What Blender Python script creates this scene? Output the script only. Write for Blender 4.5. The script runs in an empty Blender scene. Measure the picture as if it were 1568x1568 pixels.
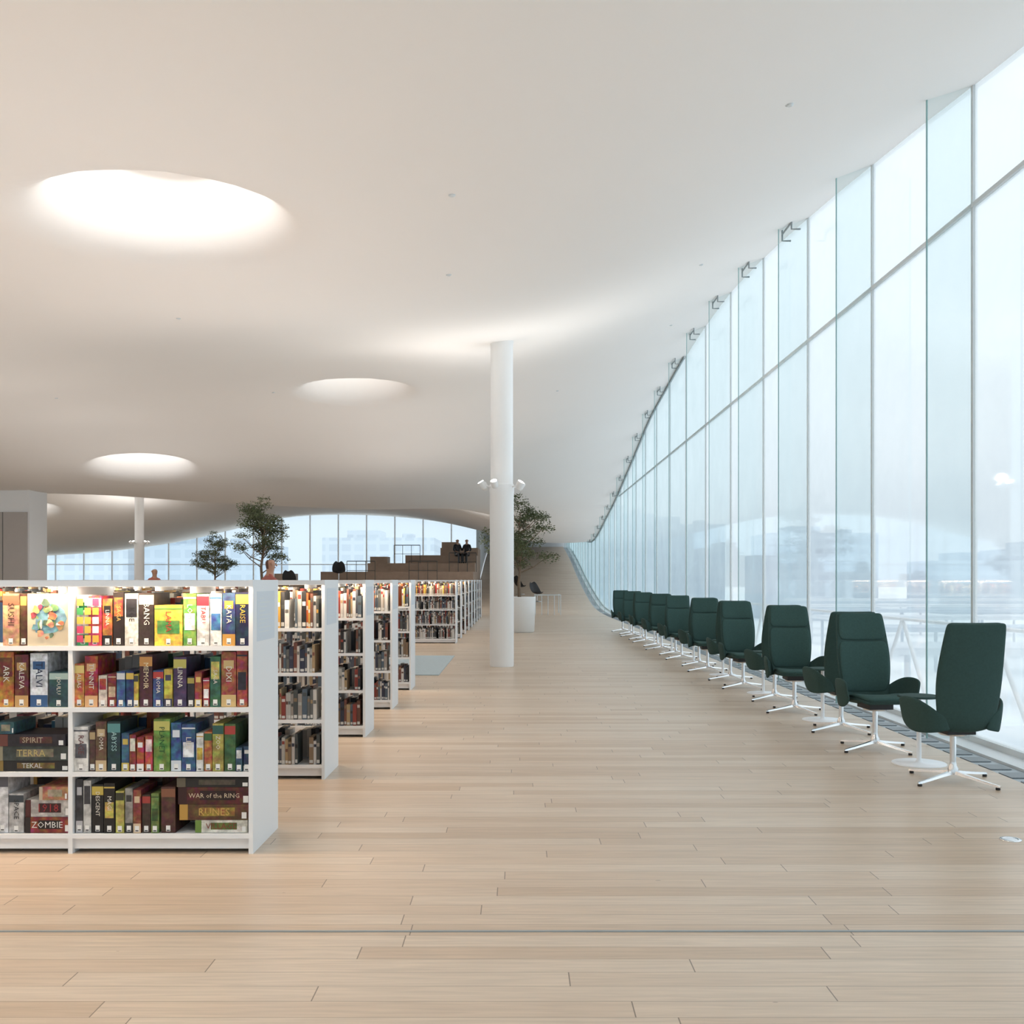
import bpy, bmesh, math, random
import numpy as np
from mathutils import Vector, Matrix
random.seed(7); rs=np.random.RandomState(3)
S=bpy.context.scene
S.view_settings.view_transform='Standard'
COL=S.collection

# ---------------------------------------------------------------- materials
def srgb(r,g,b):
    f=lambda c:(c/255/12.92) if c/255<=0.04045 else ((c/255+0.055)/1.055)**2.4
    return (f(r),f(g),f(b),1)
def cov(c):
    m=sum(c)/3; return srgb(*[(m+(v-m)*.82)*.90 for v in c])
def mat(name,col,rough=.5,metal=0,noise=0.0,nscale=8,emit=None,es=0,spec=.5):
    m=bpy.data.materials.new(name); m.use_nodes=True
    nt=m.node_tree; p=nt.nodes['Principled BSDF']
    p.inputs['Base Color'].default_value=col; p.inputs['Roughness'].default_value=rough
    p.inputs['Metallic'].default_value=metal; p.inputs['Specular IOR Level'].default_value=spec
    if noise>0:
        tc=nt.nodes.new('ShaderNodeTexCoord'); n=nt.nodes.new('ShaderNodeTexNoise'); n.inputs['Scale'].default_value=nscale
        n.inputs['Detail'].default_value=2
        mr=nt.nodes.new('ShaderNodeMapRange'); mr.inputs['To Min'].default_value=1-noise; mr.inputs['To Max'].default_value=1+noise
        mx=nt.nodes.new('ShaderNodeVectorMath'); mx.operation='SCALE'; mx.inputs[0].default_value=col[:3]
        nt.links.new(tc.outputs['Object'],n.inputs['Vector']); nt.links.new(n.outputs['Fac'],mr.inputs['Value'])
        nt.links.new(mr.outputs[0],mx.inputs['Scale']); nt.links.new(mx.outputs[0],p.inputs['Base Color'])
    if emit: p.inputs['Emission Color'].default_value=emit; p.inputs['Emission Strength'].default_value=es
    return m
def attr_mat(name,rough=.45,art=0.0):
    m=bpy.data.materials.new(name); m.use_nodes=True
    nt=m.node_tree; p=nt.nodes['Principled BSDF']; p.inputs['Roughness'].default_value=rough
    a=nt.nodes.new('ShaderNodeAttribute'); a.attribute_name='Col'
    if art>0:
        tc=nt.nodes.new('ShaderNodeTexCoord')
        n=nt.nodes.new('ShaderNodeTexNoise'); n.inputs['Scale'].default_value=30; n.inputs['Detail'].default_value=4
        nt.links.new(tc.outputs['Object'],n.inputs['Vector'])
        sp=nt.nodes.new('ShaderNodeSeparateColor'); nt.links.new(n.outputs['Color'],sp.inputs[0])
        h=nt.nodes.new('ShaderNodeHueSaturation')
        mr=nt.nodes.new('ShaderNodeMapRange'); mr.inputs['From Min'].default_value=.3; mr.inputs['From Max'].default_value=.7
        mr.inputs['To Min'].default_value=.5-art*.12; mr.inputs['To Max'].default_value=.5+art*.12
        mv=nt.nodes.new('ShaderNodeMapRange'); mv.inputs['From Min'].default_value=.35; mv.inputs['From Max'].default_value=.65
        mv.inputs['To Min'].default_value=1-art*.7; mv.inputs['To Max'].default_value=1+art*.7
        nt.links.new(sp.outputs[0],mr.inputs['Value']); nt.links.new(sp.outputs[1],mv.inputs['Value'])
        nt.links.new(mr.outputs[0],h.inputs['Hue']); nt.links.new(mv.outputs[0],h.inputs['Value'])
        nt.links.new(a.outputs['Color'],h.inputs['Color']); nt.links.new(h.outputs[0],p.inputs['Base Color'])
    else: nt.links.new(a.outputs['Color'],p.inputs['Base Color'])
    return m

M_ceil=mat('ceiling_plaster',(.885,.865,.845,1),.85,noise=.01,nscale=.6,spec=.15)
M_white=mat('white_painted_steel',(.84,.86,.88,1),.4)
M_shelf=mat('shelf_white',(.80,.82,.84,1),.4)
M_col=mat('column_white',(.88,.88,.875,1),.55)
M_chrome=mat('polished_aluminium',(.74,.75,.76,1),.25,1,noise=.02)
M_grey=mat('grey_metal',(.30,.34,.36,1),.45,.3,noise=.05)
M_gut=mat('gutter_metal',(.36,.41,.44,1),.45,.2,noise=.05)
M_gril=mat('gutter_grille_metal',(.22,.25,.27,1),.5,.2,noise=.05)
M_mull=mat('mullion_grey',(.66,.71,.73,1),.5)
M_black=mat('black_rubber',(.02,.02,.022,1),.5,noise=.1)
M_dark=mat('dark_metal',(.07,.075,.08,1),.5,noise=.05)
M_green=mat('dark_green_wool',(.035,.070,.064,1),.85,noise=.15,nscale=60,spec=.25)
M_greenin=mat('dark_green_wool_inner',(.042,.084,.077,1),.9,noise=.15,nscale=60,spec=.2)
M_print=attr_mat('printed_cover',.5,.5)
M_plain=attr_mat('printed_plain',.5,0)
M_brown=mat('terrace_wood',(.45,.32,.235,1),.55,noise=.18,nscale=3)
M_beige=mat('beige_panel',(.50,.46,.43,1),.6,noise=.03)
M_pot=mat('planter_white',(.85,.85,.84,1),.5)
M_soil=mat('soil',(.06,.04,.03,1),.9,noise=.3)
M_bark=mat('bark',(.20,.145,.10,1),.85,noise=.3,nscale=20)
M_rug=mat('rug_blue',(.45,.52,.54,1),.9,noise=.12,nscale=18)
M_sill=mat('sill_light',(.66,.70,.72,1),.45,noise=.02)
M_glow=mat('lamp_lens',(1,1,1,1),.5,emit=(1,.95,.88,1),es=14)
M_sky=mat('skylight_diffuser',(1,1,1,1),.5,emit=(1,.99,.97,1),es=.85)
M_leaf=attr_mat('olive_leaf',.6,0)

def glassmat(name,tint,frit_lo,frit_hi,z0,z1,gloss=.10,fcol=(.93,.955,.965,1),noise=True):
    m=bpy.data.materials.new(name); m.use_nodes=True; nt=m.node_tree; nt.nodes.clear(); N=nt.nodes.new; L=nt.links.new
    out=N('ShaderNodeOutputMaterial'); tr=N('ShaderNodeBsdfTransparent'); tr.inputs[0].default_value=tint
    tl=N('ShaderNodeBsdfTranslucent'); tl.inputs[0].default_value=fcol
    mx=N('ShaderNodeMixShader'); L(tr.outputs[0],mx.inputs[1]); L(tl.outputs[0],mx.inputs[2])
    if noise:
        tc=N('ShaderNodeTexCoord'); sp=N('ShaderNodeSeparateXYZ'); L(tc.outputs['Object'],sp.inputs[0])
        mr=N('ShaderNodeMapRange'); mr.inputs['From Min'].default_value=z0; mr.inputs['From Max'].default_value=z1
        mr.inputs['To Min'].default_value=frit_lo; mr.inputs['To Max'].default_value=frit_hi; mr.interpolation_type='SMOOTHSTEP'
        L(sp.outputs['Z'],mr.inputs['Value'])
        n=N('ShaderNodeTexNoise'); n.inputs['Scale'].default_value=1.1; n.inputs['Detail'].default_value=3; L(tc.outputs['Object'],n.inputs['Vector'])
        a=N('ShaderNodeMath'); a.operation='MULTIPLY_ADD'; a.inputs[1].default_value=.25; a.inputs[2].default_value=-.125; L(n.outputs['Fac'],a.inputs[0])
        b=N('ShaderNodeMath'); b.operation='ADD'; b.use_clamp=True; L(mr.outputs[0],b.inputs[0]); L(a.outputs[0],b.inputs[1]); L(b.outputs[0],mx.inputs[0])
    else: mx.inputs[0].default_value=frit_lo
    if gloss<=0: L(mx.outputs[0],out.inputs[0]); return m
    gl=N('ShaderNodeBsdfGlossy'); gl.inputs['Roughness'].default_value=.03
    lw=N('ShaderNodeLayerWeight'); lw.inputs['Blend'].default_value=.2
    g=N('ShaderNodeMath'); g.operation='MULTIPLY'; g.inputs[1].default_value=gloss*4; L(lw.outputs['Fresnel'],g.inputs[0])
    m2=N('ShaderNodeMixShader'); L(g.outputs[0],m2.inputs[0]); L(mx.outputs[0],m2.inputs[1]); L(gl.outputs[0],m2.inputs[2])
    L(m2.outputs[0],out.inputs[0]); return m
M_glass=glassmat('fritted_glass',(.925,.96,.97,1),.44,.74,1.0,4.6,gloss=.07)
M_glass2=glassmat('clear_glass',(.90,.96,.975,1),.22,.22,0,5,gloss=.05,noise=False)
M_fin=glassmat('fin_glass',(.865,.925,.93,1),.04,.04,0,5,gloss=0,fcol=(.72,.84,.85,1),noise=False)
M_finedge=mat('fin_edge_green',(.26,.44,.45,1),.25)

def floormat():
    m=bpy.data.materials.new('oak_planks'); m.use_nodes=True; nt=m.node_tree; p=nt.nodes['Principled BSDF']; N=nt.nodes.new; L=nt.links.new
    tc=N('ShaderNodeTexCoord'); sp=N('ShaderNodeSeparateXYZ'); L(tc.outputs['Object'],sp.inputs[0])
    def M(op,a,b=None,c=None):
        n=N('ShaderNodeMath'); n.operation=op
        for i,v in enumerate((a,b,c)):
            if v is None: continue
            if isinstance(v,(int,float)): n.inputs[i].default_value=v
            else: L(v,n.inputs[i])
        return n.outputs[0]
    W=.126; LN=1.75
    yr=M('DIVIDE',sp.outputs['Y'],W); row=M('FLOOR',yr); fy=M('FRACT',yr)
    wn=N('ShaderNodeTexWhiteNoise'); wn.noise_dimensions='1D'; L(row,wn.inputs['W'])
    xb=M('ADD',M('DIVIDE',sp.outputs['X'],LN),M('MULTIPLY',wn.outputs['Value'],9.7)); idn=M('FLOOR',xb); fx=M('FRACT',xb)
    cb=N('ShaderNodeCombineXYZ'); L(row,cb.inputs[0]); L(idn,cb.inputs[1])
    w2=N('ShaderNodeTexWhiteNoise'); w2.noise_dimensions='2D'; L(cb.outputs[0],w2.inputs['Vector'])
    dx=M('MULTIPLY',M('MINIMUM',fx,M('SUBTRACT',1,fx)),LN); dy=M('MULTIPLY',M('MINIMUM',fy,M('SUBTRACT',1,fy)),W)
    sx=M('LESS_THAN',dx,.0022); sy=M('LESS_THAN',dy,.0016); seam=M('MAXIMUM',M('MULTIPLY',sx,.78),M('MULTIPLY',sy,.55))
    cr=N('ShaderNodeValToRGB'); L(w2.outputs['Value'],cr.inputs[0])
    e=cr.color_ramp.elements; e[0].position=0; e[0].color=(.51,.385,.275,1); e[1].position=1; e[1].color=(.62,.51,.40,1)
    k=e.new(.4); k.color=(.575,.452,.34,1)
    mp=N('ShaderNodeMapping'); mp.inputs['Scale'].default_value=(1.6,28,1); L(tc.outputs['Object'],mp.inputs['Vector'])
    of=N('ShaderNodeVectorMath'); of.operation='ADD'; L(mp.outputs[0],of.inputs[0]); L(w2.outputs['Color'],of.inputs[1])
    n=N('ShaderNodeTexNoise'); n.inputs['Scale'].default_value=2; n.inputs['Detail'].default_value=5; n.inputs['Distortion'].default_value=.6; L(of.outputs[0],n.inputs['Vector'])
    mr=N('ShaderNodeMapRange'); mr.inputs['To Min'].default_value=.74; mr.inputs['To Max'].default_value=1.24; L(n.outputs['Fac'],mr.inputs['Value'])
    s=N('ShaderNodeVectorMath'); s.operation='SCALE'; L(cr.outputs[0],s.inputs[0]); L(mr.outputs[0],s.inputs['Scale'])
    vo=N('ShaderNodeTexVoronoi'); vo.inputs['Scale'].default_value=1.3; 
    mp2=N('ShaderNodeMapping'); mp2.inputs['Scale'].default_value=(1,2.5,1); L(tc.outputs['Object'],mp2.inputs['Vector']); L(mp2.outputs[0],vo.inputs['Vector'])
    kn=M('MULTIPLY',M('LESS_THAN',vo.outputs['Distance'],.02),.4)
    tot=M('MAXIMUM',seam,kn)
    mx=N('ShaderNodeMix'); mx.data_type='RGBA'; L(tot,mx.inputs[0]); L(s.outputs[0],mx.inputs[6]); mx.inputs[7].default_value=(.10,.07,.045,1)
    L(mx.outputs[2],p.inputs['Base Color']); p.inputs['Roughness'].default_value=.36; p.inputs['Specular IOR Level'].default_value=.45
    return m
M_floor=floormat()

# ---------------------------------------------------------------- builder
def _n(v):
    v=Vector(v); return v.normalized()
class B:
    def __init__(s): s.v=[]; s.f=[]; s.c=[]; s.m=[]; s.sm=[]
    def add(s,vs,fs,col=(1,1,1,1),mi=0,smooth=False):
        o=len(s.v); s.v+= [tuple(p) for p in vs]
        for f in fs: s.f.append([i+o for i in f]); s.c.append(col); s.m.append(mi); s.sm.append(smooth)
    def box(s,x0,x1,y0,y1,z0,z1,col=(1,1,1,1),mi=0,M=None):
        vs=[(x,y,z) for z in (z0,z1) for y in (y0,y1) for x in (x0,x1)]
        if M is not None: vs=[M@Vector(v) for v in vs]
        s.add(vs,[(0,2,3,1),(4,5,7,6),(0,1,5,4),(2,6,7,3),(0,4,6,2),(1,3,7,5)],col,mi)
    def tube(s,pts,rad,n=10,col=(1,1,1,1),mi=0,cap=True):
        pts=[Vector(p) for p in pts]; 
        if not hasattr(rad,'__len__'): rad=[rad]*len(pts)
        rings=[]; up=None
        for i,p in enumerate(pts):
            t=(pts[min(i+1,len(pts)-1)]-pts[max(i-1,0)]).normalized()
            if up is None: up=t.orthogonal().normalized()
            a=(up-t*up.dot(t))
            a=a.normalized() if a.length>1e-5 else t.orthogonal().normalized()
            up=a; b=t.cross(a)
            rings.append([p+(a*math.cos(k*2*math.pi/n)+b*math.sin(k*2*math.pi/n))*rad[i] for k in range(n)])
        vs=[q for r in rings for q in r]; fs=[]
        for i in range(len(pts)-1):
            for k in range(n):
                fs.append((i*n+k,i*n+(k+1)%n,(i+1)*n+(k+1)%n,(i+1)*n+k))
        s.add(vs,fs,col,mi,True)
        if cap:
            s.add(rings[0],[tuple(range(n))[::-1]],col,mi); s.add(rings[-1],[tuple(range(n))],col,mi)
    def lathe(s,prof,c,n=32,col=(1,1,1,1),mi=0):
        vs=[];fs=[]
        for r,z in prof:
            for k in range(n):
                a=2*math.pi*k/n; vs.append((c[0]+r*math.cos(a),c[1]+r*math.sin(a),c[2]+z))
        for i in range(len(prof)-1):
            for k in range(n): fs.append((i*n+k,i*n+(k+1)%n,(i+1)*n+(k+1)%n,(i+1)*n+k))
        s.add(vs,fs,col,mi,True)
        s.add([vs[k] for k in range(n)],[tuple(range(n))[::-1]],col,mi)
        s.add([vs[(len(prof)-1)*n+k] for k in range(n)],[tuple(range(n))],col,mi)
    def mesh(s,name,mats):
        me=bpy.data.meshes.new(name); me.from_pydata(s.v,[],s.f)
        for m in mats: me.materials.append(m)
        me.polygons.foreach_set('material_index',s.m); me.polygons.foreach_set('use_smooth',s.sm)
        a=me.color_attributes.new('Col','FLOAT_COLOR','CORNER')
        d=[]
        for f,c in zip(s.f,s.c):
            c=tuple(c)[:3]+(1,); d+=list(c)*len(f)
        a.data.foreach_set('color',d); me.update(); return me
    def obj(s,name,mats,loc=(0,0,0),rot=0):
        return put(name,s.mesh(name,mats),loc,rot)
def put(name,me,loc=(0,0,0),rot=0,sc=1):
    o=bpy.data.objects.new(name,me); COL.objects.link(o); o.location=loc; o.rotation_euler=(0,0,rot)
    o.scale=(sc,sc,sc); return o
_t={}
def glyph(t):
    if t in _t: return _t[t]
    c=bpy.data.curves.new('t','FONT'); c.body=t; c.resolution_u=1; c.align_x='CENTER'; c.align_y='CENTER'
    o=bpy.data.objects.new('t',c); COL.objects.link(o); dg=bpy.context.evaluated_depsgraph_get()
    me=bpy.data.meshes.new_from_object(o.evaluated_get(dg)); vs=[tuple(v.co) for v in me.vertices]; fs=[tuple(p.vertices) for p in me.polygons]
    bpy.data.objects.remove(o); bpy.data.meshes.remove(me); bpy.data.curves.remove(c)
    xs=[v[0] for v in vs] or [0]; w=max(xs)-min(xs)
    _t[t]=(vs,fs,max(w,.01)); return _t[t]
def text(b,t,org,width,maxh,right,up,col,mi):
    vs,fs,w=glyph(t); sc=min(width/w,maxh/.75); R=Vector(right);U=Vector(up);O=Vector(org)
    b.add([O+R*(v[0]*sc)+U*(v[1]*sc) for v in vs],fs,col,mi)

# ---------------------------------------------------------------- ceiling field
SK=[(-3.15,9.12,.72),(-3.35,21.3,.72),(-10.1,27.6,.90),(-12.6,9,1.0),(-12.5,16.5,1.0),(-19,21,1.1),(-16.5,36.5,1.1),(-7.5,39,1.1),(-21,43,1.1),(-1.2,44,1.0),(-4,1.2,1.0),(-17,3,1.1),(-24,31,1.1),(-9.5,2,1.0)]
CP=[(4.1,-8,5.0),(4.1,0,5.2),(4.1,8,5.61),(4.1,10,5.92),(4.1,12.8,6.27),(4.1,16,6.6),(4.1,19.2,6.82),(4.1,24,6.73),(4.1,30,6.3),(4.1,37,5.23),(4.1,45,4.2),(4.1,52,3.48),(4.1,60,3.75),(4.1,67,4.05),(4.1,80,4.9),
(1,60,3.6),(1,70,4.2),(1,80,4.9),(1,52,3.38),(-2,80,4.9),
(0,0,4.5),(0,8,4.65),(-4,-6,4.4),(1.5,6,4.85),(2,12,5.35),(1.8,20,5.9),(1.5,28,5.3),(1,36,4.3),(1,44,3.7),
(-.25,16.6,5.22),(-3,8.7,4.6),(-3,12.4,4.62),(-3,15.8,5.15),(-3.4,21,5.35),(-8,10,4.5),(-8,18,4.95),(-7,25,4.9),(-10,27.6,4.45),(-15,30,3.95),(-10,31.5,3.85),(-5,34,3.75),(-1,34,4.2),
(-15,38,5.0),(-21,38,4.7),(-8,41,4.7),(-3,44,4.6),(-22,50,3.15),(-14,50,4.3),(-1.5,52,3.9),(-27,60,2.85),(-19,60,3.8),(-13.5,60,5.07),(-9,60,5.2),(-5,60,4.88),(-2,60,4.3),
(-32,-8,4.2),(-32,10,4.5),(-32,22,4.6),(-32,30,4.0),(-32,40,4.3),(-32,50,3.0),(-32,60,2.6),(-15,-6,4.4),(-16,18,4.8),(-20,5,4.5),(-25,20,4.7),(-24,30,4.0)]
P=np.array(CP,float)
def U_(r2): return np.where(r2>1e-9,r2*np.log(np.maximum(r2,1e-9))*.5,0)
sc_=np.array([1.0,.7])
Q=P[:,:2]*sc_; n_=len(Q)
K=U_(((Q[:,None]-Q[None])**2).sum(-1)); K+=np.eye(n_)*1.5
A=np.zeros((n_+3,n_+3)); A[:n_,:n_]=K; A[:n_,n_]=1; A[:n_,n_+1:]=Q; A[n_,:n_]=1; A[n_+1:,:n_]=Q.T
W_=np.linalg.solve(A,np.concatenate([P[:,2],[0,0,0]]))
def czn(X,Y,bump=True):
    X=np.asarray(X,float);Y=np.asarray(Y,float); q=np.stack([X*sc_[0],Y*sc_[1]],-1)
    r2=((q[...,None,:]-Q)**2).sum(-1); z=U_(r2)@W_[:n_]+W_[n_]+q@W_[n_+1:]
    if bump:
        for sx,sy,R in SK:
            r=np.hypot(X-sx,Y-sy)/R; t=np.clip((1.85-r)/1.1,0,1); z=z+.70*t**2.3*(1+1.2*(1-t))
    return z
def cz(x,y,bump=True): return float(czn([x],[y],bump)[0])
xs=np.arange(-32,4.11,.15); xs=np.append(xs,4.1); ys=np.concatenate([np.arange(-8,32,.15),np.arange(32,80.1,.35)])
XX,YY=np.meshgrid(xs,ys); ZZ=czn(XX,YY)
nx,ny=len(xs),len(ys)
idx=np.arange(nx*ny).reshape(ny,nx)
fs=[]
for j in range(ny-1):
    for i in range(nx-1):
        if xs[i]<-2.4 and ys[j]>60.1: continue
        fs.append((idx[j,i],idx[j+1,i],idx[j+1,i+1],idx[j,i+1]))
me=bpy.data.meshes.new('ceiling'); me.from_pydata(np.stack([XX.ravel(),YY.ravel(),ZZ.ravel()],-1).tolist(),[],[tuple(map(int,f)) for f in fs])
me.materials.append(M_ceil); me.polygons.foreach_set('use_smooth',[True]*len(me.polygons)); put('ceiling',me)
def area(name,loc,rot,size,power,col,shape='DISK',sy=None):
    l=bpy.data.lights.new(name,'AREA'); l.shape=shape; l.size=size
    if sy: l.size_y=sy
    l.energy=power; l.color=col; o=bpy.data.objects.new(name,l); COL.objects.link(o); o.location=loc; o.rotation_euler=rot; return o
for i,(sx,sy,R) in enumerate(SK):
    z=cz(sx,sy,False)+.66
    b=B(); b.lathe([(R*.70,0),(R*.70,.02)],(0,0,0),40); b.obj('skylight',[M_sky],(sx,sy,z))
    area('skylight_lamp',(sx,sy,z-.03),(0,0,0),R*1.2,(36,14,52)[i] if i<3 else 90,(1,.985,.96))

# ---------------------------------------------------------------- floor / ramp
def quadobj(name,x0,x1,y0,y1,z,m,th=.2):
    b=B(); b.box(x0,x1,y0,y1,z-th,z); return b.obj(name,[m])
RY=[39.5,43,46.6,50,54.8,60,66.6,73,81.5]; RZ=[0,.03,.15,.45,.98,1.65,2.6,3.4,4.3]
def rz(y): return float(np.interp(y,RY,RZ)) if y>39.5 else 0.0
b=B(); b.box(-32,3.48,-8,39.5,-.2,0); b.box(-32,-2.1,39.5,60,-.2,0); b.obj('floor',[M_floor])
def strip(name,x0,x1,y0,y1,dz,m,th=.2,step=.8):
    ysr=np.arange(y0,y1+.01,step); vs=[];f=[]
    for y in ysr:
        z=np.mean([rz(y-1),rz(y),rz(y+1)])+dz if y>38 else dz
        vs+=[(x0,y,z),(x1,y,z),(x0,y,z-th),(x1,y,z-th)]
    for i in range(len(ysr)-1):
        a=i*4;c=a+4; f+=[(a,a+1,c+1,c),(a+2,c+2,c+3,a+3),(a,c,c+2,a+2),(a+1,a+3,c+3,c+1)]
    b=B(); b.add(vs,f); return b.obj(name,[m])
strip('floor_ramp',-2.1,3.48,39.5,78,0,M_floor)
strip('trim_gutter',3.48,3.74,-8,78,-.02,M_gut)
strip('trim_sill',3.74,4.1,-8,78,0,M_sill)
b=B()
for y in np.arange(5,70,.33): 
    z=rz(y)-.018; b.box(3.53,3.69,y,y+.2,z,z+.006,mi=0)
b.obj('trim_gutter_grilles',[M_gril])
b=B(); b.box(-32,3.48,4.07,4.085,-.001,.003); b.obj('trim_floor_joint',[M_grey])
b=B(); b.lathe([(.055,0),(.055,.004),(.04,.005),(.035,.003)],(0,0,0)); b.obj('floor_socket_cover',[M_chrome],(2.66,5.52,0))
quadobj('rug',-3.6,-1.15,15.0,18.8,.012,M_rug,.012)

# ---------------------------------------------------------------- glazing walls
def facade():
    b=B(); X=3.98; st=2.53
    js=[8.92+st*k for k in range(-6,28) if 8.92+st*k<78]
    js=[-8]+js+[78]
    for a,c in zip(js[:-1],js[1:]):
        m=[a+(c-a)*t for t in np.linspace(0,1,5)]
        for p,q in zip(m[:-1],m[1:]):
            b.add([(X,p,rz(p)-.15),(X,q,rz(q)-.15),(X,q,cz(4.0,q)+.15),(X,p,cz(4.0,p)+.15)],[(0,1,2,3)],mi=0)
            za=4.66
            if cz(4,p)>za+.05 and cz(4,q)>za+.05: b.box(X-.025,X+.025,p,q,za-.02,za+.02,mi=1)
            if cz(4,p)-rz(p)>1: b.add([(X-.04,p,rz(p)),(X-.04,q,rz(q)),(X-.04,q,rz(q)+.05),(X-.04,p,rz(p)+.05),(X+.04,p,rz(p)),(X+.04,q,rz(q)),(X+.04,q,rz(q)+.05),(X+.04,p,rz(p)+.05)],[(0,1,2,3),(3,2,6,7),(5,4,7,6)],mi=1)
    for y in js[1:-1]:
        t=cz(3.8,y)+.12; f=rz(y)
        if t-f<.6: continue
        b.box(X-.02,X+.02,y-.02,y+.02,f,t,mi=1)
        tt=max(cz(3.57,y),f+.3)+.1
        b.add([(3.57,y,f+.02),(X-.02,y,f+.02),(X-.02,y,t),(3.57,y,tt)],[(0,1,2,3)],mi=2)
        b.box(3.562,3.572,y-.008,y+.008,f+.02,tt,mi=3)
    return b.obj('window_1',[M_glass,M_mull,M_fin,M_finedge])
facade()
b=B()
for k in range(2,18):
    y=8.92+2.53*k
    if y>52: break
    z=cz(3.7,y)
    for dy in (-.24,.24):
        b.tube([(3.68,y+dy,z+.1),(3.68,y+dy,z-.13),(3.80,y+dy,z-.13)],.013,8)
    b.tube([(3.68,y-.24,z-.04),(3.68,y+.24,z-.04)],.013,8)
b.obj('trim_facade_brackets',[M_grey])
b=B()
for i,y in enumerate(np.arange(24,60,.5)):
    b.add([(3.9,y,cz(3.9,y)-.05),(3.9,y+.5,cz(3.9,y+.5)-.05),(3.94,y+.5,cz(3.94,y+.5)-.05),(3.94,y,cz(3.94,y)-.05),
           (3.9,y,cz(3.9,y)+.1),(3.9,y+.5,cz(3.9,y+.5)+.1)],[(0,1,2,3),(0,4,5,1)])
b.obj('trim_ceiling_gap',[M_grey])

def gwall(name,p0,p1,n,transoms=(1.2,3.2)):
    b=B(); p0=Vector(p0);p1=Vector(p1); d=(p1-p0)/n; u=d.normalized()
    for i in range(n):
        a=p0+d*i;c=p0+d*(i+1); ta=cz(a.x,a.y);tc=cz(c.x,c.y)
        b.add([(a.x,a.y,-.05),(c.x,c.y,-.05),(c.x,c.y,tc+.1),(a.x,a.y,ta+.1)],[(0,1,2,3)],mi=0)
        w=.035; 
        M=Matrix.Translation((a.x,a.y,0))@Matrix.Rotation(math.atan2(u.y,u.x),4,'Z')
        b.box(-w,w,-.06,.06,0,ta+.1,mi=1,M=M)
        for z in transoms:
            if z<min(ta,tc): b.box(0,d.length,-.03,.03,z-.025,z+.025,mi=1,M=M)
    return b.obj(name,[M_glass2,M_white])
gwall('window_2',(-32,60),(-2.2,60),18,(2.3,))
gwall('window_3',(-32,-8),(-32,60),30)
gwall('window_4',(-32,-8),(4.1,-8),16)
b=B(); b.box(-2.4,-2.2,60,78,-.2,5.4); b.obj('wall_ramp_side',[M_white])
b=B(); b.box(-2.4,4.1,78,78.2,-.2,5.6); b.obj('wall_ramp_end',[M_white])

# pier at left
b=B(); b.box(-18,-14.05,29.5,30.6,0,4.6,mi=0); b.box(-18,-14.1,29.44,29.5,0,3.35,mi=1)
for x in (-14.8,-15.5): b.box(x,x+.015,29.435,29.441,0,3.35,mi=2)
b.obj('wall_core',[M_col,M_beige,M_dark])

# columns
def column(x,y,name='round_column'):
    h=cz(x,y)+.12; b=B()
    b.lathe([(.19,0),(.195,.02),(.195,2.80),(.20,2.82),(.20,2.93),(.19,2.95),(.182,2.96),(.182,h-.16),(.19,h-.12),(.19,h)],(0,0,0),40,mi=0)
    for a in (200,250,330,20,100,150):
        r=math.radians(a); d=Vector((math.cos(r),math.sin(r),0)); p=d*.19+Vector((0,0,2.9)); q=d*.33+Vector((0,0,2.93))
        b.tube([p,q],.012,8,mi=0)
        t=(d*.55+Vector((0,0,.84))).normalized()
        b.tube([q-t*.07,q-t*.05,q+t*.055],[.035,.052,.056],16,mi=0); b.tube([q+t*.056,q+t*.06],[.05,.045],16,mi=1)
    return b.obj(name,[M_col,M_glow],(x,y,0))
COLS=[(-.25,16.6),(-15.5,42)]
for c in COLS:
    column(*c)
    for a in (225,345,120):
        r=math.radians(a); l=bpy.data.lights.new('column_uplight','SPOT'); l.energy=130; l.spot_size=2.5; l.spot_blend=1; l.color=(1,.96,.91); l.shadow_soft_size=.06
        o=bpy.data.objects.new('column_uplight',l); COL.objects.link(o); o.location=(c[0]+math.cos(r)*.42,c[1]+math.sin(r)*.42,3.05)
        t=Vector((math.cos(r)*.8,math.sin(r)*.8,.75)); o.rotation_euler=t.to_track_quat('-Z','Y').to_euler()

b0=B(); b0.lathe([(.03,.02),(.03,-.008),(.018,-.014)],(0,0,0),16); sm=b0.mesh('ceiling_sensor',[M_mull])
for x,y in ((-.55,8.6),(2.1,7.9),(-.75,11.2),(-4.3,13),(-5,6.6),(2.6,14.5),(-5,21),(-9,20),(.9,23),(3,20)):
    put('ceiling_sensor',sm,(x,y,cz(x,y)))

# ---------------------------------------------------------------- shelves
H=1.4; LV=[1.06,.746,.416,.10]; TOPS=[1.385,1.04,.73,.40]
SEC=.924
PAL=[(176,38,32),(204,92,40),(222,165,60),(230,210,80),(60,120,60),(110,150,80),(40,86,140),(28,44,90),(80,140,170),(30,30,34),(60,40,32),(120,70,40),(235,230,220),(200,195,185),(140,40,60),(26,76,76),(90,90,100),(245,245,245),(40,36,56),(220,214,205)]
BK=[(60,62,68),(40,40,44),(86,94,110),(140,80,66),(190,190,185),(225,222,215),(120,74,60),(86,106,124),(184,154,110),(110,112,110),(235,235,235),(80,86,86),(150,120,90),(54,60,84),(210,205,200),(228,224,218),(170,160,150),(160,60,50)]
WORDS=['BANG','LOGO','CODE','ROMA','DIXI','TABU','KATA','ARK','ZOO','ALIAS','LAMA','KOE','SAGA','MEMO','TUNNIT','LINNA']
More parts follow.
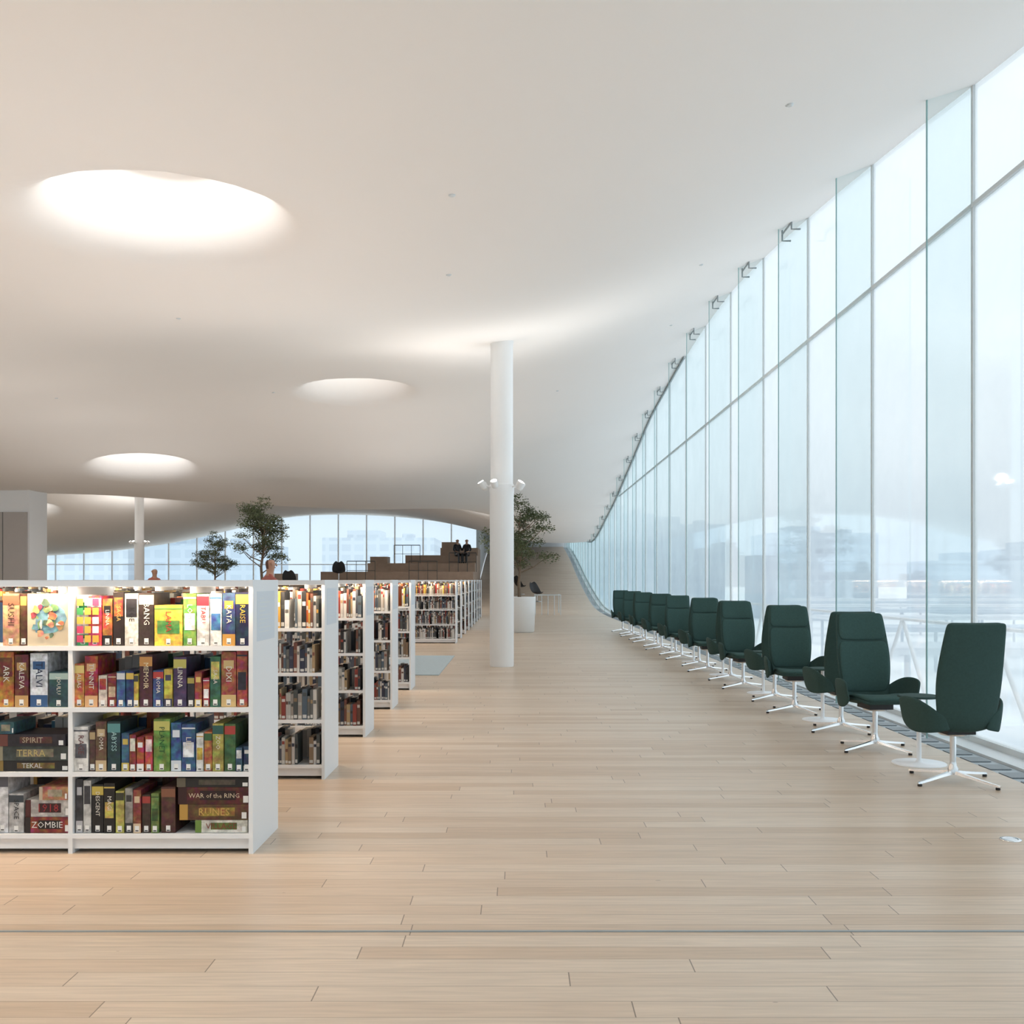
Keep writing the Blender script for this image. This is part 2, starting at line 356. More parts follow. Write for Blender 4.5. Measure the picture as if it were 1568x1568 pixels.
def game(b,x0,x1,z,h,c,acc,yf,sgn,t=None,lab=True,art=0,flat=False,depth=.24,tc=None):
    y1=yf+sgn*depth; c=cov(c); acc=cov(acc)
    b.box(x0,x1,min(yf,y1),max(yf,y1),z,z+h,c,0)
    w=x1-x0; e=yf-sgn*.0012
    def q(a0,a1,b0,b1,col,mi=1,k=0):
        ee=e-sgn*.0004*k; b.add([(x0+w*a0,ee,z+h*b0),(x0+w*a1,ee,z+h*b0),(x0+w*a1,ee,z+h*b1),(x0+w*a0,ee,z+h*b1)],[(0,1,2,3) if sgn>0 else (3,2,1,0)],col,mi)
    r=random.random()
    if flat:
        q(0,.12,0,1,acc); q(.3,.8,.25,.8,tuple(v*.6 for v in acc[:3]),0)
    elif r<.35: q(0,1,.78,.96,acc)
    elif r<.6: q(.1,.9,.55,.9,acc,0)
    elif r<.8: q(0,1,.0,.22,acc); q(.15,.85,.7,.85,acc)
    else: q(.1,.9,.3,.62,acc,0); q(0,1,.9,.93,acc)
    if lab and w>.02: 
        if flat: q(.9,.97,.1,.5,(.8,.8,.78),1,1)
        else: q(.5-.011/w,.5+.011/w,.03,.03+.03/h,(.8,.8,.78),1,1); q(.5-.008/w,.5+.008/w,.04,.04+.006/h,(.05,.05,.05),1,2)
    if t:
        col=cov(tc or (240,235,220)); rt=(1,0,0) if sgn>0 else (-1,0,0)
        if flat: text(b,t,((x0+x1)/2,e-sgn*.0012,z+h*.5),w*.7,h*.5,rt,(0,0,1),col,1)
        else: text(b,t,((x0+x1)/2,e-sgn*.0012,z+h*.6),h*.5,w*.42,(0,0,-1),rt,col,1)
def fill(b,x0,x1,z,hmax,yf,sgn,pal,wr,dark=False,games=False):
    x=x0+random.uniform(0,.03)
    while x<x1-.02:
        w=random.uniform(*wr); 
        if x+w>x1: break
        if random.random()<.04: x+=random.uniform(.03,.1); continue
        h=random.uniform(.72,.98)*hmax; c=random.choice(pal); a=random.choice(pal)
        if games: game(b,x,x+w-.002,z,h,c,a,yf+sgn*random.uniform(0,.02),sgn,random.choice(WORDS) if w>.035 else None,depth=.2)
        else:
            yy=yf+sgn*random.uniform(0,.015); y1=yy+sgn*.17
            b.box(x,x+w-.0015,min(yy,y1),max(yy,y1),z,z+h,cov(c),1)
            e=yy-sgn*.001; k=random.uniform(.5,.8)
            for (u,v,cc) in ((k,k+.12,a),(.05,.16,(225,225,220))):
                b.add([(x+w*.1,e,z+h*u),(x+w*.85,e,z+h*u),(x+w*.85,e,z+h*v),(x+w*.1,e,z+h*v)],[(0,1,2,3)],cov(cc),1)
        x+=w
XE=-1.35
def shelf_frame(Y,n,xe=XE,name='bookshelf'):
    b=B(); D=.55; 
    b.box(xe-.022,xe,Y,Y+D,0,H)
    for k in range(1,n+1):
        x=xe-.011-SEC*k; b.box(x-.011,x+.011,Y+.005,Y+D-.005,0,H-.01)
    L=xe-.022-SEC*n
    b.box(L,xe-.02,Y+.01,Y+D-.01,H-.022,H-.006)
    b.box(L,xe-.02,Y+.004,Y+.02,H-.035,H-.004); b.box(L,xe-.02,Y+D-.02,Y+D-.004,H-.035,H-.004)
    for z in LV:
        for (a,c) in ((Y+.005,Y+.262),(Y+D-.262,Y+D-.005)):
            b.box(L,xe-.02,a,c,z-.016,z)
        b.box(L,xe-.02,Y+.003,Y+.012,z-.022,z+.002); b.box(L,xe-.02,Y+D-.012,Y+D-.003,z-.022,z+.002)
    b.box(L,xe-.02,Y+.03,Y+.045,.02,.09); b.box(L,xe-.02,Y+D-.045,Y+D-.03,.02,.09)
    b.box(L+.02,xe-.04,Y+.03,Y+.045,H-.034,H-.023,mi=1); b.box(L+.02,xe-.04,Y+D-.045,Y+D-.03,H-.034,H-.023,mi=1)
    b.box(xe,xe+.0015,Y+.08,Y+.46,1.08,1.34,mi=2)
    for i in range(9): b.box(xe+.0015,xe+.002,Y+.12,Y+.12+.1+.18*((i*37)%10)/10,1.30-.022*i,1.306-.022*i,mi=3)
    return b.obj(name,[M_shelf,M_led,M_paper,M_mull])
M_led=mat('led_bar',(1,1,1,1),.5,emit=(1,.88,.72,1),es=5)
M_paper=mat('notice_paper',(.64,.70,.76,1),.6)
def led_and_fill(Y,n,xe,p,up=0):
    L=SEC*n; cx=xe-.02-L/2
    if p: area('shelf_led',(cx,Y-.04,H-.03),(math.radians(-4),0,0),L,p*n,(1,.74,.50),'RECTANGLE',.03)
    if up: area('ceiling_fill_light',(cx,Y+.275,H+.012),(math.pi,0,0),L,up,(1,.945,.90),'RECTANGLE',.12)  # added fill light along the shelf top, brightens the ceiling; no real fitting
def row(Y,n,kind,first=False,xe=XE):
    shelf_frame(Y,n,xe)
    b=B()
    for k in range(n):
        x1=xe-.03-SEC*k; x0=x1-SEC+.03
        for li,z in enumerate(LV):
            hm=min(TOPS[li]-z-.03,.27)
            pal=PAL if kind=='game' else (BK+PAL[:4] if li==0 else BK); wr=(.035,.085) if kind=='game' else (.014,.036)
            if kind!='game' and li>0: hm=min(hm,.22 if random.random()<.6 else .26)
            if not(first and k<2): fill(b,x0,x1,z+.001,hm,Y+.02,1,pal,wr,games=kind=='game')
            fill(b,x0,x1,z+.001,hm,Y+.53,-1,pal,(.02,.045))
    if first: explicit(b,Y+.02)
    b.obj('board_games' if kind=='game' else 'books',[M_print,M_plain])
def explicit(b,yf):
    s=5.25/1568
    def X(px): return (px-792)*s
    def put_(L,it):
        z=LV[L]+.002
        for t in it:
            x0,x1,h,c,a=t[:5]; w=t[5] if len(t)>5 else None; tc=t[6] if len(t)>6 else None
            game(b,X(x0),X(x1)-.0015,z,h*s,c,a,yf+random.uniform(0,.012),1,w,tc=tc)
    put_(0,[(117,135,78,(240,240,235),(40,160,90)),(135,155,76,(225,60,100),(240,240,240)),(156,171,72,(205,120,50),(30,30,30),'LINNA'),(172,189,82,(40,26,24),(190,90,40),'SAGA',(220,180,90)),(190,211,80,(235,232,225),(40,40,50),'KOE',(30,30,30)),(212,235,81,(60,45,40),(235,225,200),'BANG',(245,240,230)),(236,279,62,(240,210,60),(90,160,70),'LAMA',(200,60,40)),(280,300,80,(120,180,70),(250,250,250),'LOGO',(255,255,255)),(301,320,79,(235,235,235),(200,40,60),'TABU',(200,30,50)),(321,339,80,(240,240,240),(60,120,190)),(340,360,81,(50,76,130),(225,160,60),'KATA'),(361,382,82,(24,36,80),(230,190,70),'RAISE',(240,200,60)),
      (4,29,80,(196,150,110),(150,90,60),'SUSHI',(60,30,20)),(30,40,79,(90,50,30),(210,160,70))])
    x0,x1=X(42),X(105); z=LV[0]+.002; b.box(x0,x1,yf,yf+.05,z,z+80*s,cov((215,200,170)),1)
    RR=random.Random(4); kk=0
    def blob(u,v,ru,rv,c):
        nonlocal kk; kk+=1; ph=RR.random()*6
        pts=[(x0+(x1-x0)*(u+ru*math.cos(a)*(1+.22*math.sin(3*a+ph))),yf-.0003*kk,z+80*s*(v+rv*math.sin(a)*(1+.22*math.sin(2*a+ph)))) for a in [i*math.pi/8 for i in range(16)]]
        b.add(pts,[tuple(range(16))],cov(c),0)
    blob(.5,.52,.38,.36,(120,180,200))
    for i in range(34):
        a=RR.random()*6.28; r=RR.random()**.6
        blob(.5+.36*r*math.cos(a),.5+.36*r*math.sin(a),RR.uniform(.03,.10),RR.uniform(.03,.09),RR.choice([(225,180,100),(130,175,110),(210,120,80),(232,210,150),(240,238,230),(190,80,70),(100,160,180),(90,120,90),(230,150,120)]))
    for i in range(3):
        for j in range(5):
            c=random.choice([(235,60,110),(60,170,90),(240,190,60),(250,250,250),(250,250,250)])
            xx=X(118)+i*.040; zz=LV[0]+.02+j*.047; b.box(xx,xx+.032,yf-.003,yf-.0015,zz,zz+.036,cov(c),1)
    put_(1,[(112,128,66,(216,130,60),(250,220,120),'ALIAS'),(129,149,78,(185,50,36),(240,180,120),'TUNNIT'),(150,163,48,(220,205,190),(190,40,40)),(164,177,50,(150,40,34),(230,200,160)),(178,191,54,(50,100,150),(230,230,230)),(192,204,54,(30,60,120),(240,200,80)),(205,212,50,(210,180,60),(60,60,60)),(213,233,80,(76,30,40),(220,150,70),'MEMOIR',(245,225,180)),(234,250,56,(50,80,140),(210,60,50),'ROMA'),(251,264,58,(206,190,60),(60,60,90)),(265,285,76,(70,50,96),(210,200,90),'LINNA'),(286,297,46,(40,36,46),(190,170,70)),(298,309,54,(160,50,40),(240,200,100)),(310,320,44,(190,60,50),(240,240,240)),(321,337,77,(50,110,80),(220,200,90),'SAGA'),(338,361,84,(176,84,56),(225,190,120),'DIXI'),(362,378,86,(186,80,56),(40,40,60)),
      (-4,20,84,(196,120,40),(120,50,30),'ARK'),(22,43,80,(110,30,30),(210,160,90),'KALEVA'),(45,72,82,(225,232,240),(40,90,150),'TALVI',(30,40,80)),(75,104,54,(36,76,84),(180,210,200),'JOULU')])
    put_(2,[(113,135,68,(228,226,222),(90,90,100),'RAGE',(120,60,60)),(136,145,62,(90,60,50),(200,170,120)),(146,163,76,(110,76,54),(220,190,140),'ROMA'),(164,184,76,(24,60,66),(90,160,160),'ABYSS',(170,220,220)),(185,197,58,(54,100,140),(230,200,80)),(198,208,56,(150,50,40),(220,220,200)),(209,220,52,(190,60,44),(250,250,250)),(221,233,54,(206,70,56),(250,220,220)),(235,260,80,(110,160,60),(216,210,100),'PLANET',(30,90,40)),(261,277,74,(50,106,160),(230,240,250)),(278,299,72,(44,90,140),(236,240,245),'LIFE'),(300,311,58,(230,230,225),(220,170,60)),(312,324,60,(206,120,60),(60,110,60)),(325,342,73,(180,170,70),(40,100,90),'ZOO'),(343,360,72,(60,110,56),(200,60,50)),(361,371,36,(50,90,120),(220,220,220)),(372,382,38,(30,60,100),(220,220,220))])
    put_(3,[(115,126,82,(60,60,66),(200,200,205)),(127,139,80,(200,200,196),(60,60,66)),(140,158,74,(26,24,24),(218,190,70),'DESCENT'),(159,176,76,(30,26,22),(220,190,80),'MAGI'),(177,190,64,(196,190,80),(60,60,40)),(191,203,68,(150,146,140),(60,60,60)),(204,216,66,(150,60,50),(230,200,160)),(217,230,58,(70,50,40),(190,60,50)),(231,243,60,(124,150,70),(60,90,40)),(246,268,70,(90,48,38),(150,90,60)),
      (-6,12,90,(220,222,226),(90,90,100)),(13,36,60,(190,190,190),(60,70,80),'SPACE',(40,40,40))])
    def flat(L,it):
        z=LV[L]+.002
        for x0,x1,h,c,a,w,tc in it:
            game(b,X(x0),X(x1),z,h*s,c,a,yf+random.uniform(0,.01),1,w,flat=True,tc=tc); z+=h*s+.001
    flat(3,[(298,378,19,(232,228,214),(120,160,60),'VILLAGE',(150,60,40)),(274,380,24,(104,64,34),(214,160,60),'RUNES',(226,180,80)),(272,383,26,(96,26,22),(60,16,16),'WAR of the RING',(232,206,170)),(270,382,14,(30,28,26),(110,100,80),None,None)])
    flat(3,[(38,106,24,(160,44,40),(40,30,30),'ZOMBIE',(240,236,230)),(38,106,26,(206,202,196),(90,30,30),'1918',(180,40,44)),(60,104,20,(196,120,90),(210,190,160),None,None)])
    flat(2,[(-10,106,16,(28,26,26),(150,120,50),'TEKAL',(220,220,215)),(-10,104,22,(60,70,66),(160,150,120),'TERRA',(216,190,110)),(0,100,18,(40,34,44),(120,60,50),'SPIRIT',(200,180,150)),(-8,20,18,(50,100,110),(190,180,150),None,None)])
rows=[5.23,7.18,9.1,11.06,13.0]
for i,y in enumerate(rows):
    row(y,5,'game' if i==0 else 'book',i==0)
    led_and_fill(y,5,XE,7,(16,14,14,16,22)[i])
far=[22.6+1.95*k for k in range(9)]
for y in far: row(y,3,'book')
for i,y in enumerate(far[:4]): led_and_fill(y,3,XE,5,26 if i%2==0 else 0)
for i,y in enumerate((14.0,17.9,21.8,25.7)):  # unseen second aisle, added to carry more ceiling fill lights
    row(y,4,'book',xe=-7.6); led_and_fill(y,4,-7.6,0,26)

# ---------------------------------------------------------------- green chairs
def loft(secs,nu):
    vs=[];f=[]
    for s in secs: vs+=s
    for i in range(len(secs)-1):
        for k in range(nu-1): a=i*nu+k; f.append((a,a+1,a+nu+1,a+nu))
    return vs,f
def bake(vs,fs,th,sub=2,mat_=None,bev=0):
    me=bpy.data.meshes.new('tmp'); me.from_pydata([tuple(v) for v in vs],[],fs); me.update()
    o=bpy.data.objects.new('tmp',me); COL.objects.link(o)
    so=o.modifiers.new('s','SOLIDIFY'); so.thickness=th; so.offset=0
    su=o.modifiers.new('u','SUBSURF'); su.levels=sub
    dg=bpy.context.evaluated_depsgraph_get(); r=bpy.data.meshes.new_from_object(o.evaluated_get(dg))
    bpy.data.objects.remove(o); return r
def addmesh(b,me,mi,M=None,col=(1,1,1,1)):
    b.add([ (M@v.co if M else v.co) for v in me.vertices],[tuple(p.vertices) for p in me.polygons],col,mi,True)
def chair_mesh():
    b=B()
    prof=[(-.255,.405),(-.24,.415),(-.12,.42),(0,.405),(.10,.375),(.175,.37),(.215,.44),(.235,.60),(.25,.74),(.275,.88),(.305,1.02),(.320,1.095),(.323,1.11)]
    wid=[.17,.205,.222,.222,.205,.190,.205,.230,.236,.228,.217,.210,.195]
    cur=[.0,.0,.012,.02,.03,.04,.045,.045,.04,.03,.022,.015,.012]
    nu=9; secs=[]
    for i,((y,z),w,c) in enumerate(zip(prof,wid,cur)):
        j0=prof[max(i-1,0)]; j1=prof[min(i+1,len(prof)-1)]
        t=Vector((j1[0]-j0[0],j1[1]-j0[1])).normalized(); nrm=Vector((-t.y,t.x))
        s=[]
        for k in range(nu):
            u=-1+2*k/(nu-1); d=c*abs(u)**2.2
            s.append((u*w,y+nrm.x*d,z+nrm.y*d))
        secs.append(s)
    vs,f=loft(secs,nu); addmesh(b,bake(vs,f,.034),0)
    def pad(i0,i1,scale,off,th):
        ss=[]
        idx=list(range(i0,i1+1))
        for n,i in enumerate(idx):
            y,z=prof[i]; j0=prof[max(i-1,0)]; j1=prof[min(i+1,len(prof)-1)]
            t=Vector((j1[0]-j0[0],j1[1]-j0[1])).normalized(); nr=Vector((-t.y,t.x)); 
            w=wid[i]*scale
            s=[]
            for k in range(7):
                u=-1+2*k/6; d=off+cur[i]*abs(u*scale)**2.2
                s.append((u*w,y+nr.x*d,z+nr.y*d))
            ss.append(s)
        vs,f=loft(ss,7); addmesh(b,bake(vs,f,th),1)
    pad(0,5,.97,.026,.038); pad(6,9,.93,.020,.024); pad(9,12,.93,.020,.024)
    for sg in (-1,1):
        st=[(.15,.20,.385,.47),(.21,.195,.372,.51),(.262,.165,.362,.555),(.295,.10,.352,.585),(.310,.02,.350,.595),(.316,-.06,.360,.595),(.316,-.12,.39,.585),(.312,-.15,.43,.565)]
        ss=[]
        for x,y,za,zb in st:
            ss.append([(sg*(x-.028*(1-k/5)**1.5),y,za+(zb-za)*k/5) for k in range(6)])
        vs,f=loft(ss,6); addmesh(b,bake(vs,f,.022),0)
    b.lathe([(.09,.325),(.10,.335),(.10,.345),(.05,.36)],(0,0,0),24,mi=2)
    b.box(-.10,.10,-.12,.12,.34,.385,mi=3)
    b.lathe([(.034,.05),(.036,.09),(.024,.11),(.021,.14),(.021,.325)],(0,0,0),24,mi=2)
    for k in range(4):
        M=Matrix.Rotation(math.radians(25+90*k),4,'Z')
        vs=[]
        for (x,w,zt,zb) in ((.0,.020,.080,.055),(.12,.019,.060,.044),(.25,.016,.042,.028),(.345,.013,.031,.018),(.365,.008,.027,.018)):
            vs+=[M@Vector(p) for p in ((x,-w,zb),(x,w,zb),(x,w*.6,zt),(x,-w*.6,zt))]
        f=[]
        for i in range(4):
            a=i*4;c=a+4
            for q in range(4): f.append((a+q,a+(q+1)%4,c+(q+1)%4,c+q))
        f.append((16,17,18,19)); b.add(vs,f,mi=2)
        p=M@Vector((.345,0,0)); b.lathe([(.014,0),(.016,.008),(.012,.02)],(p.x,p.y,0),12,mi=3)
    return b.mesh('lounge_chair',[M_green,M_greenin,M_chrome,M_black])
CM=chair_mesh()
b=B(); b.lathe([(.20,0),(.20,.006),(.195,.010),(.03,.014),(.018,.03),(.016,.5),(.05,.505)],(0,0,0),40,mi=0)
b.lathe([(.145,.505),(.155,.508),(.155,.518),(.145,.522)],(0,0,0),40,mi=1)
TM=b.mesh('side_table',[M_white,M_green])
for k in range(9):
    y=2.42*k; dx=-.012*k
    put('lounge_chair',CM,(3.03+dx,7.12+y,0),math.pi+math.radians([5,2,6,-4,5,0,4,-6,6][k]))
    put('side_table',TM,(3.06+dx,7.80+y,0))
    put('lounge_chair',CM,(2.96+dx,8.47+y,0),math.radians([6,-2,6,-2,6,-6,3,0,4][k]))

# ---------------------------------------------------------------- trees
def tree_mesh(seed,wide=1.0):
    R=random.Random(seed); b=B()
    b.lathe([(.36,0),(.40,.03),(.43,.93),(.43,.95),(.40,.95),(.39,.90)],(0,0,0),40,mi=0); b.lathe([(.385,.88),(.38,.905)],(0,0,0),30,mi=1)
    tr=[(0,0,.88),(.02,.01,1.3),(-.02,.02,1.75),(.03,-.02,2.2),(.02,.0,2.7),(-.02,.02,3.2)]
    b.tube(tr,[.05,.042,.036,.03,.02,.01],10,mi=2)
    clusters=[]
    for i in range(22):
        t=R.uniform(.12,1); h=1.75+t*1.5; a=i*2.4+R.uniform(-.3,.3); rr=wide*(.92-.7*max(0,t-.5)*1.2)*R.uniform(.45,1.0)
        st=Vector((0,0,h-.35)); en=Vector((math.cos(a)*rr,math.sin(a)*rr,h+R.uniform(.0,.35)))
        mid=(st+en)/2+Vector((0,0,-.06)); b.tube([st,mid,en],[.018,.012,.005],6,mi=2)
        clusters.append((en,R.uniform(.2,.30)))
        for q in range(2):
            e2=mid+Vector((R.uniform(-.3,.3),R.uniform(-.3,.3),R.uniform(.05,.35))); b.tube([mid,e2],[.008,.003],5,mi=2); clusters.append((e2,R.uniform(.14,.22)))
    clusters+= [(Vector((0,0,3.45)),.28),(Vector((.1,0,3.65)),.17)]
    for c,r in clusters:
        for i in range(int(170*(r/.25)**2)):
            d=Vector((R.gauss(0,1),R.gauss(0,1),R.gauss(0,.62))); d=d.normalized()*r*(R.random()**.45)*1.1; p=c+Vector((d.x,d.y,d.z*.62))
            ax=_n((R.gauss(0,1),R.gauss(0,1),R.gauss(0,.5))); sd=ax.orthogonal().normalized()*.017; l=R.uniform(.045,.07); g=R.uniform(.6,1.3)
            b.add([p,p+ax*l*.5+sd,p+ax*l,p+ax*l*.5-sd],[(0,1,2,3)],(.11*g,.135*g,.06*g,1),3)
    return b.mesh('potted_tree',[M_pot,M_soil,M_bark,M_leaf])
T1=tree_mesh(1); T2=tree_mesh(5,.85)
put('potted_tree',T1,(.06,27.4,0),3.6)
put('potted_tree',T2,(-7.05,28.3,0),1.2)
put('potted_tree',T1,(-12.65,42.9,0),2.5,.93)

# ---------------------------------------------------------------- terraces, rails, ramp chairs
b=B(); lefts=[-14,-13,-11.6,-9.6,-7.6,-5.9,-4.2]
for i,l in enumerate(lefts):
    y0=44+2*i; h=.45*(i+1); y1=y0+2 if i<6 else 59.6
    b.box(l,-2.15,y0,y1,0,h)
    if i%2==0: b.box(l,l+.9,y0+.9,y1,h,h+.35)
b.obj('seating_terrace',[M_brown])
b=B()
for x,z0,y in ((-5.2,1.35,49.2),(-3.4,1.8,51.2),(-8.2,1.35,49.3),(-6.4,2.25,53.2)):
    for k in range(4): b.tube([(x+.45*k,y,z0),(x+.45*k,y,z0+.95)],.014,6)
    b.tube([(x,y,z0+.95),(x+1.35,y,z0+.95)],.02,6); b.tube([(x,y,z0+.5),(x+1.35,y,z0+.5)],.012,6)
b.obj('handrail',[M_dark])
b=B()
for k in range(5): b.tube([(.72+.25*k,40.6,rz(40.6)),(.72+.25*k,40.6,.80)],.015,6)
b.tube([(.72,40.6,.80),(1.72,40.6,.80)],.022,6); b.tube([(1.72,40.6,.80),(1.72,42.5,.80),(1.72,42.5,0)],.022,6); b.tube([(.72,40.6,.80),(.72,42.5,.8),(.72,42.5,0)],.022,6)
b.obj('ramp_railing',[M_mull])
def shellchair():
    b=B(); secs=[]
    for i,(y,z,w) in enumerate([(-.28,.40,.12),(-.2,.38,.24),(0,.36,.30),(.16,.42,.32),(.27,.58,.32),(.36,.78,.26),(.40,.90,.12)]):
        secs.append([(u*w,y-.1*abs(u)**2*(z>.4),z+.08*abs(u)**2) for u in np.linspace(-1,1,7)])
    vs,f=loft(secs,7); addmesh(b,bake(vs,f,.03),0)
    b.tube([(0,0,.05),(0,0,.36)],.02,10,mi=1); b.lathe([(.24,0),(.24,.01),(.03,.03)],(0,0,0),24,mi=1)
    return b.mesh('swivel_shell_chair',[M_black,M_chrome])
SC=shellchair()
for x,y,z,r in ((.95,49.0,rz(49),.8),(.15,52,rz(52),2.2),(-10.4,46.8,.9,.4),(-8.5,48.8,1.35,.2)):
    put('swivel_shell_chair',SC,(x,y,z),r)

# ---------------------------------------------------------------- people
def person(name,loc,rot,sit,cols):
    V=[];E=[];R=[];T=[]
    def a(p,r,par,tag):
        V.append(Vector(p));R.append(r);T.append(tag)
        if par is not None:E.append((par,len(V)-1))
        return len(V)-1
    bz=0 if not sit else -.45
    pel=a((0,0,.95+bz),.125,None,'pants'); sp=a((0,.01,1.13+bz),.12,pel,'shirt'); ch=a((0,.01,1.33+bz),.14,sp,'shirt')
    nk=a((0,0,1.48+bz),.052,ch,'skin'); h1=a((0,-.015,1.57+bz),.07,nk,'skin'); h2=a((0,-.01,1.65+bz),.092,h1,'skin'); a((0,0,1.72+bz),.07,h2,'hair')
    for s in (-1,1):
        sh=a((s*.17,.01,1.40+bz),.062,ch,'shirt')
        if sit: el=a((s*.24,-.03,1.14+bz),.043,sh,'shirt'); wr=a((s*.14,-.26,1.06+bz),.028,el,'skin'); hd=a((s*.12,-.32,1.05+bz),.032,wr,'skin'); fd=Vector((-.2*s,-1,-.1)).normalized()
        else: el=a((s*.24,.03,1.12),.043,sh,'shirt'); wr=a((s*.25,-.04,.88),.028,el,'skin'); hd=a((s*.25,-.06,.81),.032,wr,'skin'); fd=Vector((0,-.25,-1)).normalized()
        side=Vector((0,1,0)) if not sit else Vector((1,0,0))
        for q in range(4):
            l=(.07,.08,.075,.06)[q]; o=V[hd]+side*(q-1.5)*.018+fd*.02; f1=a(o+fd*l*.5,.009,hd,'skin'); a(o+fd*l+Vector((0,0,-.01 if sit else 0)),.008,f1,'skin')
        t1=a(V[hd]+side*-.04*1+fd*.01,.010,hd,'skin'); a(V[t1]+fd*.035,.009,t1,'skin')
        hp=a((s*.09,0,.90+bz),.09,pel,'pants')
        if sit: kn=a((s*.12,-.44,.93+bz),.06,hp,'pants'); an=a((s*.12,-.42,.09),.04,kn,'pants'); 
        else: kn=a((s*.10,-.015,.50),.06,hp,'pants'); an=a((s*.10,.02,.09),.04,kn,'pants')
        a(V[an]+Vector((0,-.06,-.05)),.038,an,'shoe'); a(V[an]+Vector((0,-.15,-.06)),.03,len(V)-1,'shoe')
    me=bpy.data.meshes.new('sk'); me.from_pydata([tuple(v) for v in V],E,[]); o=bpy.data.objects.new('sk',me); COL.objects.link(o)
    m=o.modifiers.new('s','SKIN')
    for i,r in enumerate(R): me.skin_vertices[0].data[i].radius=(r,r); me.skin_vertices[0].data[i].use_root=(i==0)
    o.modifiers.new('u','SUBSURF').levels=1
    dg=bpy.context.evaluated_depsgraph_get(); r=bpy.data.meshes.new_from_object(o.evaluated_get(dg)); bpy.data.objects.remove(o)
    b=B(); vs=[v.co.copy() for v in r.vertices]; A_=np.array([tuple(v) for v in V]); RR=np.array(R)
    b.v=[tuple(v) for v in vs]
    hz=1.65+bz
    for p in r.polygons:
        c=np.array(p.center); d=np.linalg.norm(A_-c,axis=1)-RR; t=T[int(d.argmin())]
        if c[2]>hz-.10 and abs(c[0])<.13 and (c[1]>.02 or c[2]>hz+.055): t='hair'
        b.f.append(list(p.vertices)); b.c.append(srgb(*cols[t])); b.m.append(0); b.sm.append(True)
    b.tube([(0,-.095,hz),(0,-.118,hz-.035)],[.008,.014],8,srgb(*cols['skin']),0)
    for s in (-1,1):
        b.lathe([(.001,-.008),(.009,0),(.001,.008)],(s*.034,-.092,hz),8,srgb(30,25,22),0)
        b.tube([(s*.088,0,hz+.025),(s*.094,.01,hz),(s*.088,0,hz-.03)],[.008,.014,.008],6,srgb(*cols['skin']),0)
    b.tube([(-.022,-.088,hz-.062),(.022,-.088,hz-.062)],.006,6,srgb(150,80,75),0)
    return b.obj(name,[M_plain],loc,rot)
dk=dict(pants=(30,32,38),shirt=(24,26,32),skin=(200,160,135),hair=(30,24,22),shoe=(20,20,20))
person('person_sitting',(-3.15,53.86,2.26),.5,True,dk)
person('person_sitting',(-2.65,53.86,2.26),-.3,True,dk)
person('person_standing',(-3.82,15.8,0),2.2,False,dict(pants=(40,44,60),shirt=(170,90,80),skin=(190,145,120),hair=(90,55,40),shoe=(30,30,30)))
person('person_standing',(-10.7,30.2,0),1.0,False,dict(pants=(40,44,60),shirt=(190,110,90),skin=(190,145,120),hair=(110,70,45),shoe=(30,30,30)))

# ---------------------------------------------------------------- exterior
M_snow=mat('snowy_ground',(.80,.85,.88,1),.8,noise=.12,nscale=.02)
b=B(); b.box(-700,900,-300,1500,-9.3,-9); b.obj('outside_ground',[M_snow])
def bmat(name,c):
    m=mat(name,c,.6); nt=m.node_tree; N=nt.nodes.new; p=nt.nodes['Principled BSDF']
    tc=N('ShaderNodeTexCoord'); br=N('ShaderNodeTexBrick'); br.offset=0; br.inputs['Scale'].default_value=1; br.inputs['Brick Width'].default_value=4; br.inputs['Row Height'].default_value=3.3; br.inputs['Mortar Size'].default_value=.6
    br.inputs['Color1'].default_value=(c[0]*.82,c[1]*.84,c[2]*.88,1); br.inputs['Color2'].default_value=(c[0]*.9,c[1]*.92,c[2]*.94,1); br.inputs['Mortar'].default_value=c
    mp=N('ShaderNodeMapping'); mp.inputs['Rotation'].default_value=(math.radians(-90),0,0)
    nt.links.new(tc.outputs['Object'],mp.inputs['Vector']); nt.links.new(mp.outputs[0],br.inputs['Vector']); nt.links.new(br.outputs['Color'],p.inputs['Base Color']); return m
MB=[bmat('facade_blue',(.46,.54,.62,1)),bmat('facade_pale',(.62,.67,.72,1)),bmat('facade_slate',(.42,.51,.60,1))]
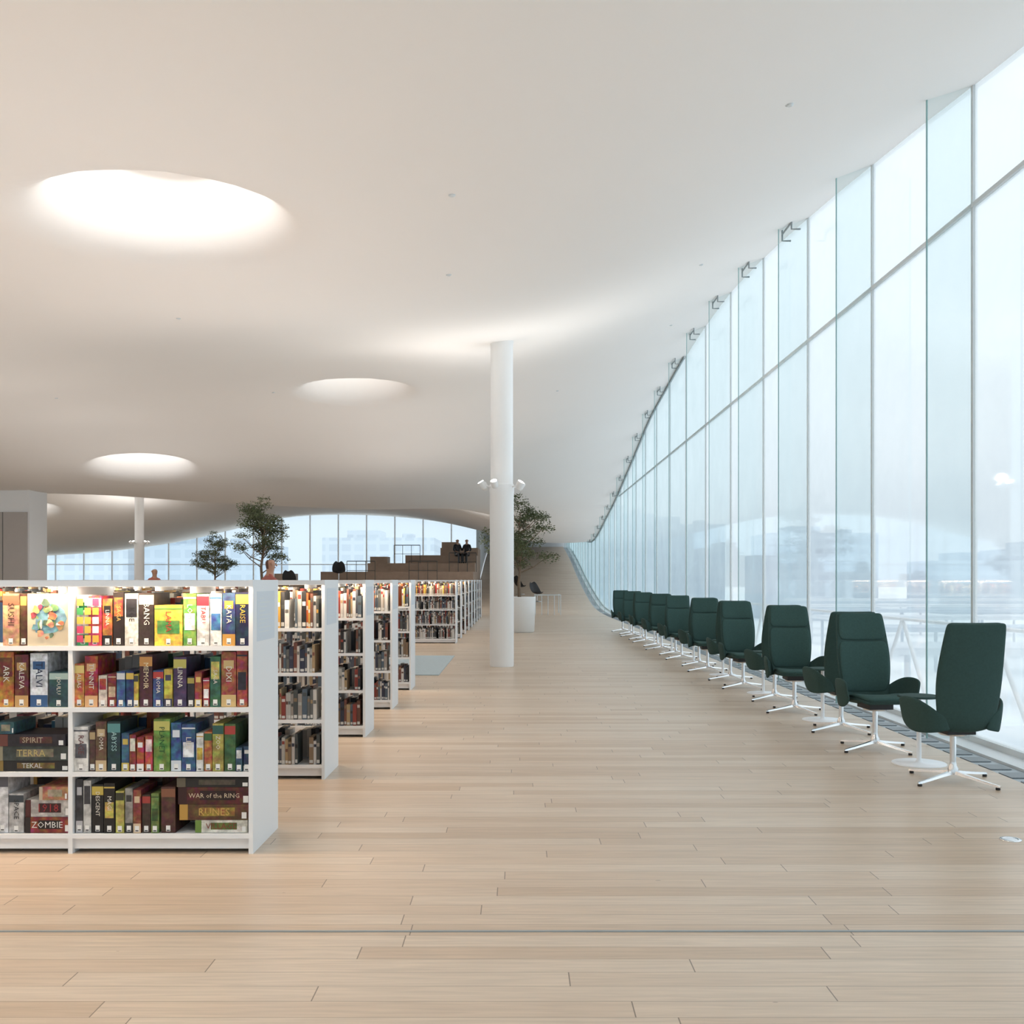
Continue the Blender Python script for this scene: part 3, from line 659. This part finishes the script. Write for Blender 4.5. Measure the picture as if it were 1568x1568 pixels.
R=random.Random(11)
x=-170
while x<230:
    w=R.uniform(14,38); y=R.uniform(260,360); top=R.uniform(7,20)
    b=B(); b.box(x,x+w,y,y+30,-9,top); 
    b.box(x+w*.2,x+w*.5,y+5,y+20,top,top+2.5); b.box(x+w*.7,x+w*.8,y+5,y+12,top,top+1.5)
    b.obj('office_building',[MB[R.randrange(3)]]); x+=w+R.uniform(1,9)
for i in range(7):
    y=60+26*i; b=B(); b.box(22+6*i,60+16*i,y,y+6,-3.0,-2.6)
    for k in range(4): b.tube([(24+6*i+k*11,y+3,-9),(24+6*i+k*11,y+3,-3)],.2,8)
    b.obj('platform_canopy',[MB[2] if i%2 else MB[1]])
b=B()
for i in range(14): 
    y=9+3.2*i; b.tube([(6.4,y,-1.2),(6.4,y+1.6,.75),(6.4,y+3.2,-1.2)],.035,6)
b.tube([(6.4,5,.75),(6.4,56,.75)],.03,6); b.box(4.2,6.6,-8,78,-1.4,-1.2)
b.obj('outside_walkway_truss',[M_white])

# ---------------------------------------------------------------- world
w=bpy.data.worlds.new('overcast'); S.world=w; w.use_nodes=True; nt=w.node_tree; bg=nt.nodes['Background']; N=nt.nodes.new
tc=N('ShaderNodeTexCoord'); sp=N('ShaderNodeSeparateXYZ'); cr=N('ShaderNodeValToRGB')
nt.links.new(tc.outputs['Generated'],sp.inputs[0]); nt.links.new(sp.outputs['Z'],cr.inputs[0]); nt.links.new(cr.outputs[0],bg.inputs['Color'])
e=cr.color_ramp.elements; e[0].position=0; e[0].color=(.41,.475,.54,1); e[1].position=.45; e[1].color=(.85,.91,.95,1)
k=e.new(.22); k.color=(.49,.56,.60,1)
bg.inputs['Strength'].default_value=1.85

# ---------------------------------------------------------------- camera
cam=bpy.data.cameras.new('camera'); co=bpy.data.objects.new('camera',cam); COL.objects.link(co); co.location=(0,0,1.4); co.rotation_euler=(math.radians(90),0,0)
cam.lens=36; cam.sensor_width=36; cam.shift_x=-.0051; cam.shift_y=.0663; cam.clip_end=3000; S.camera=co
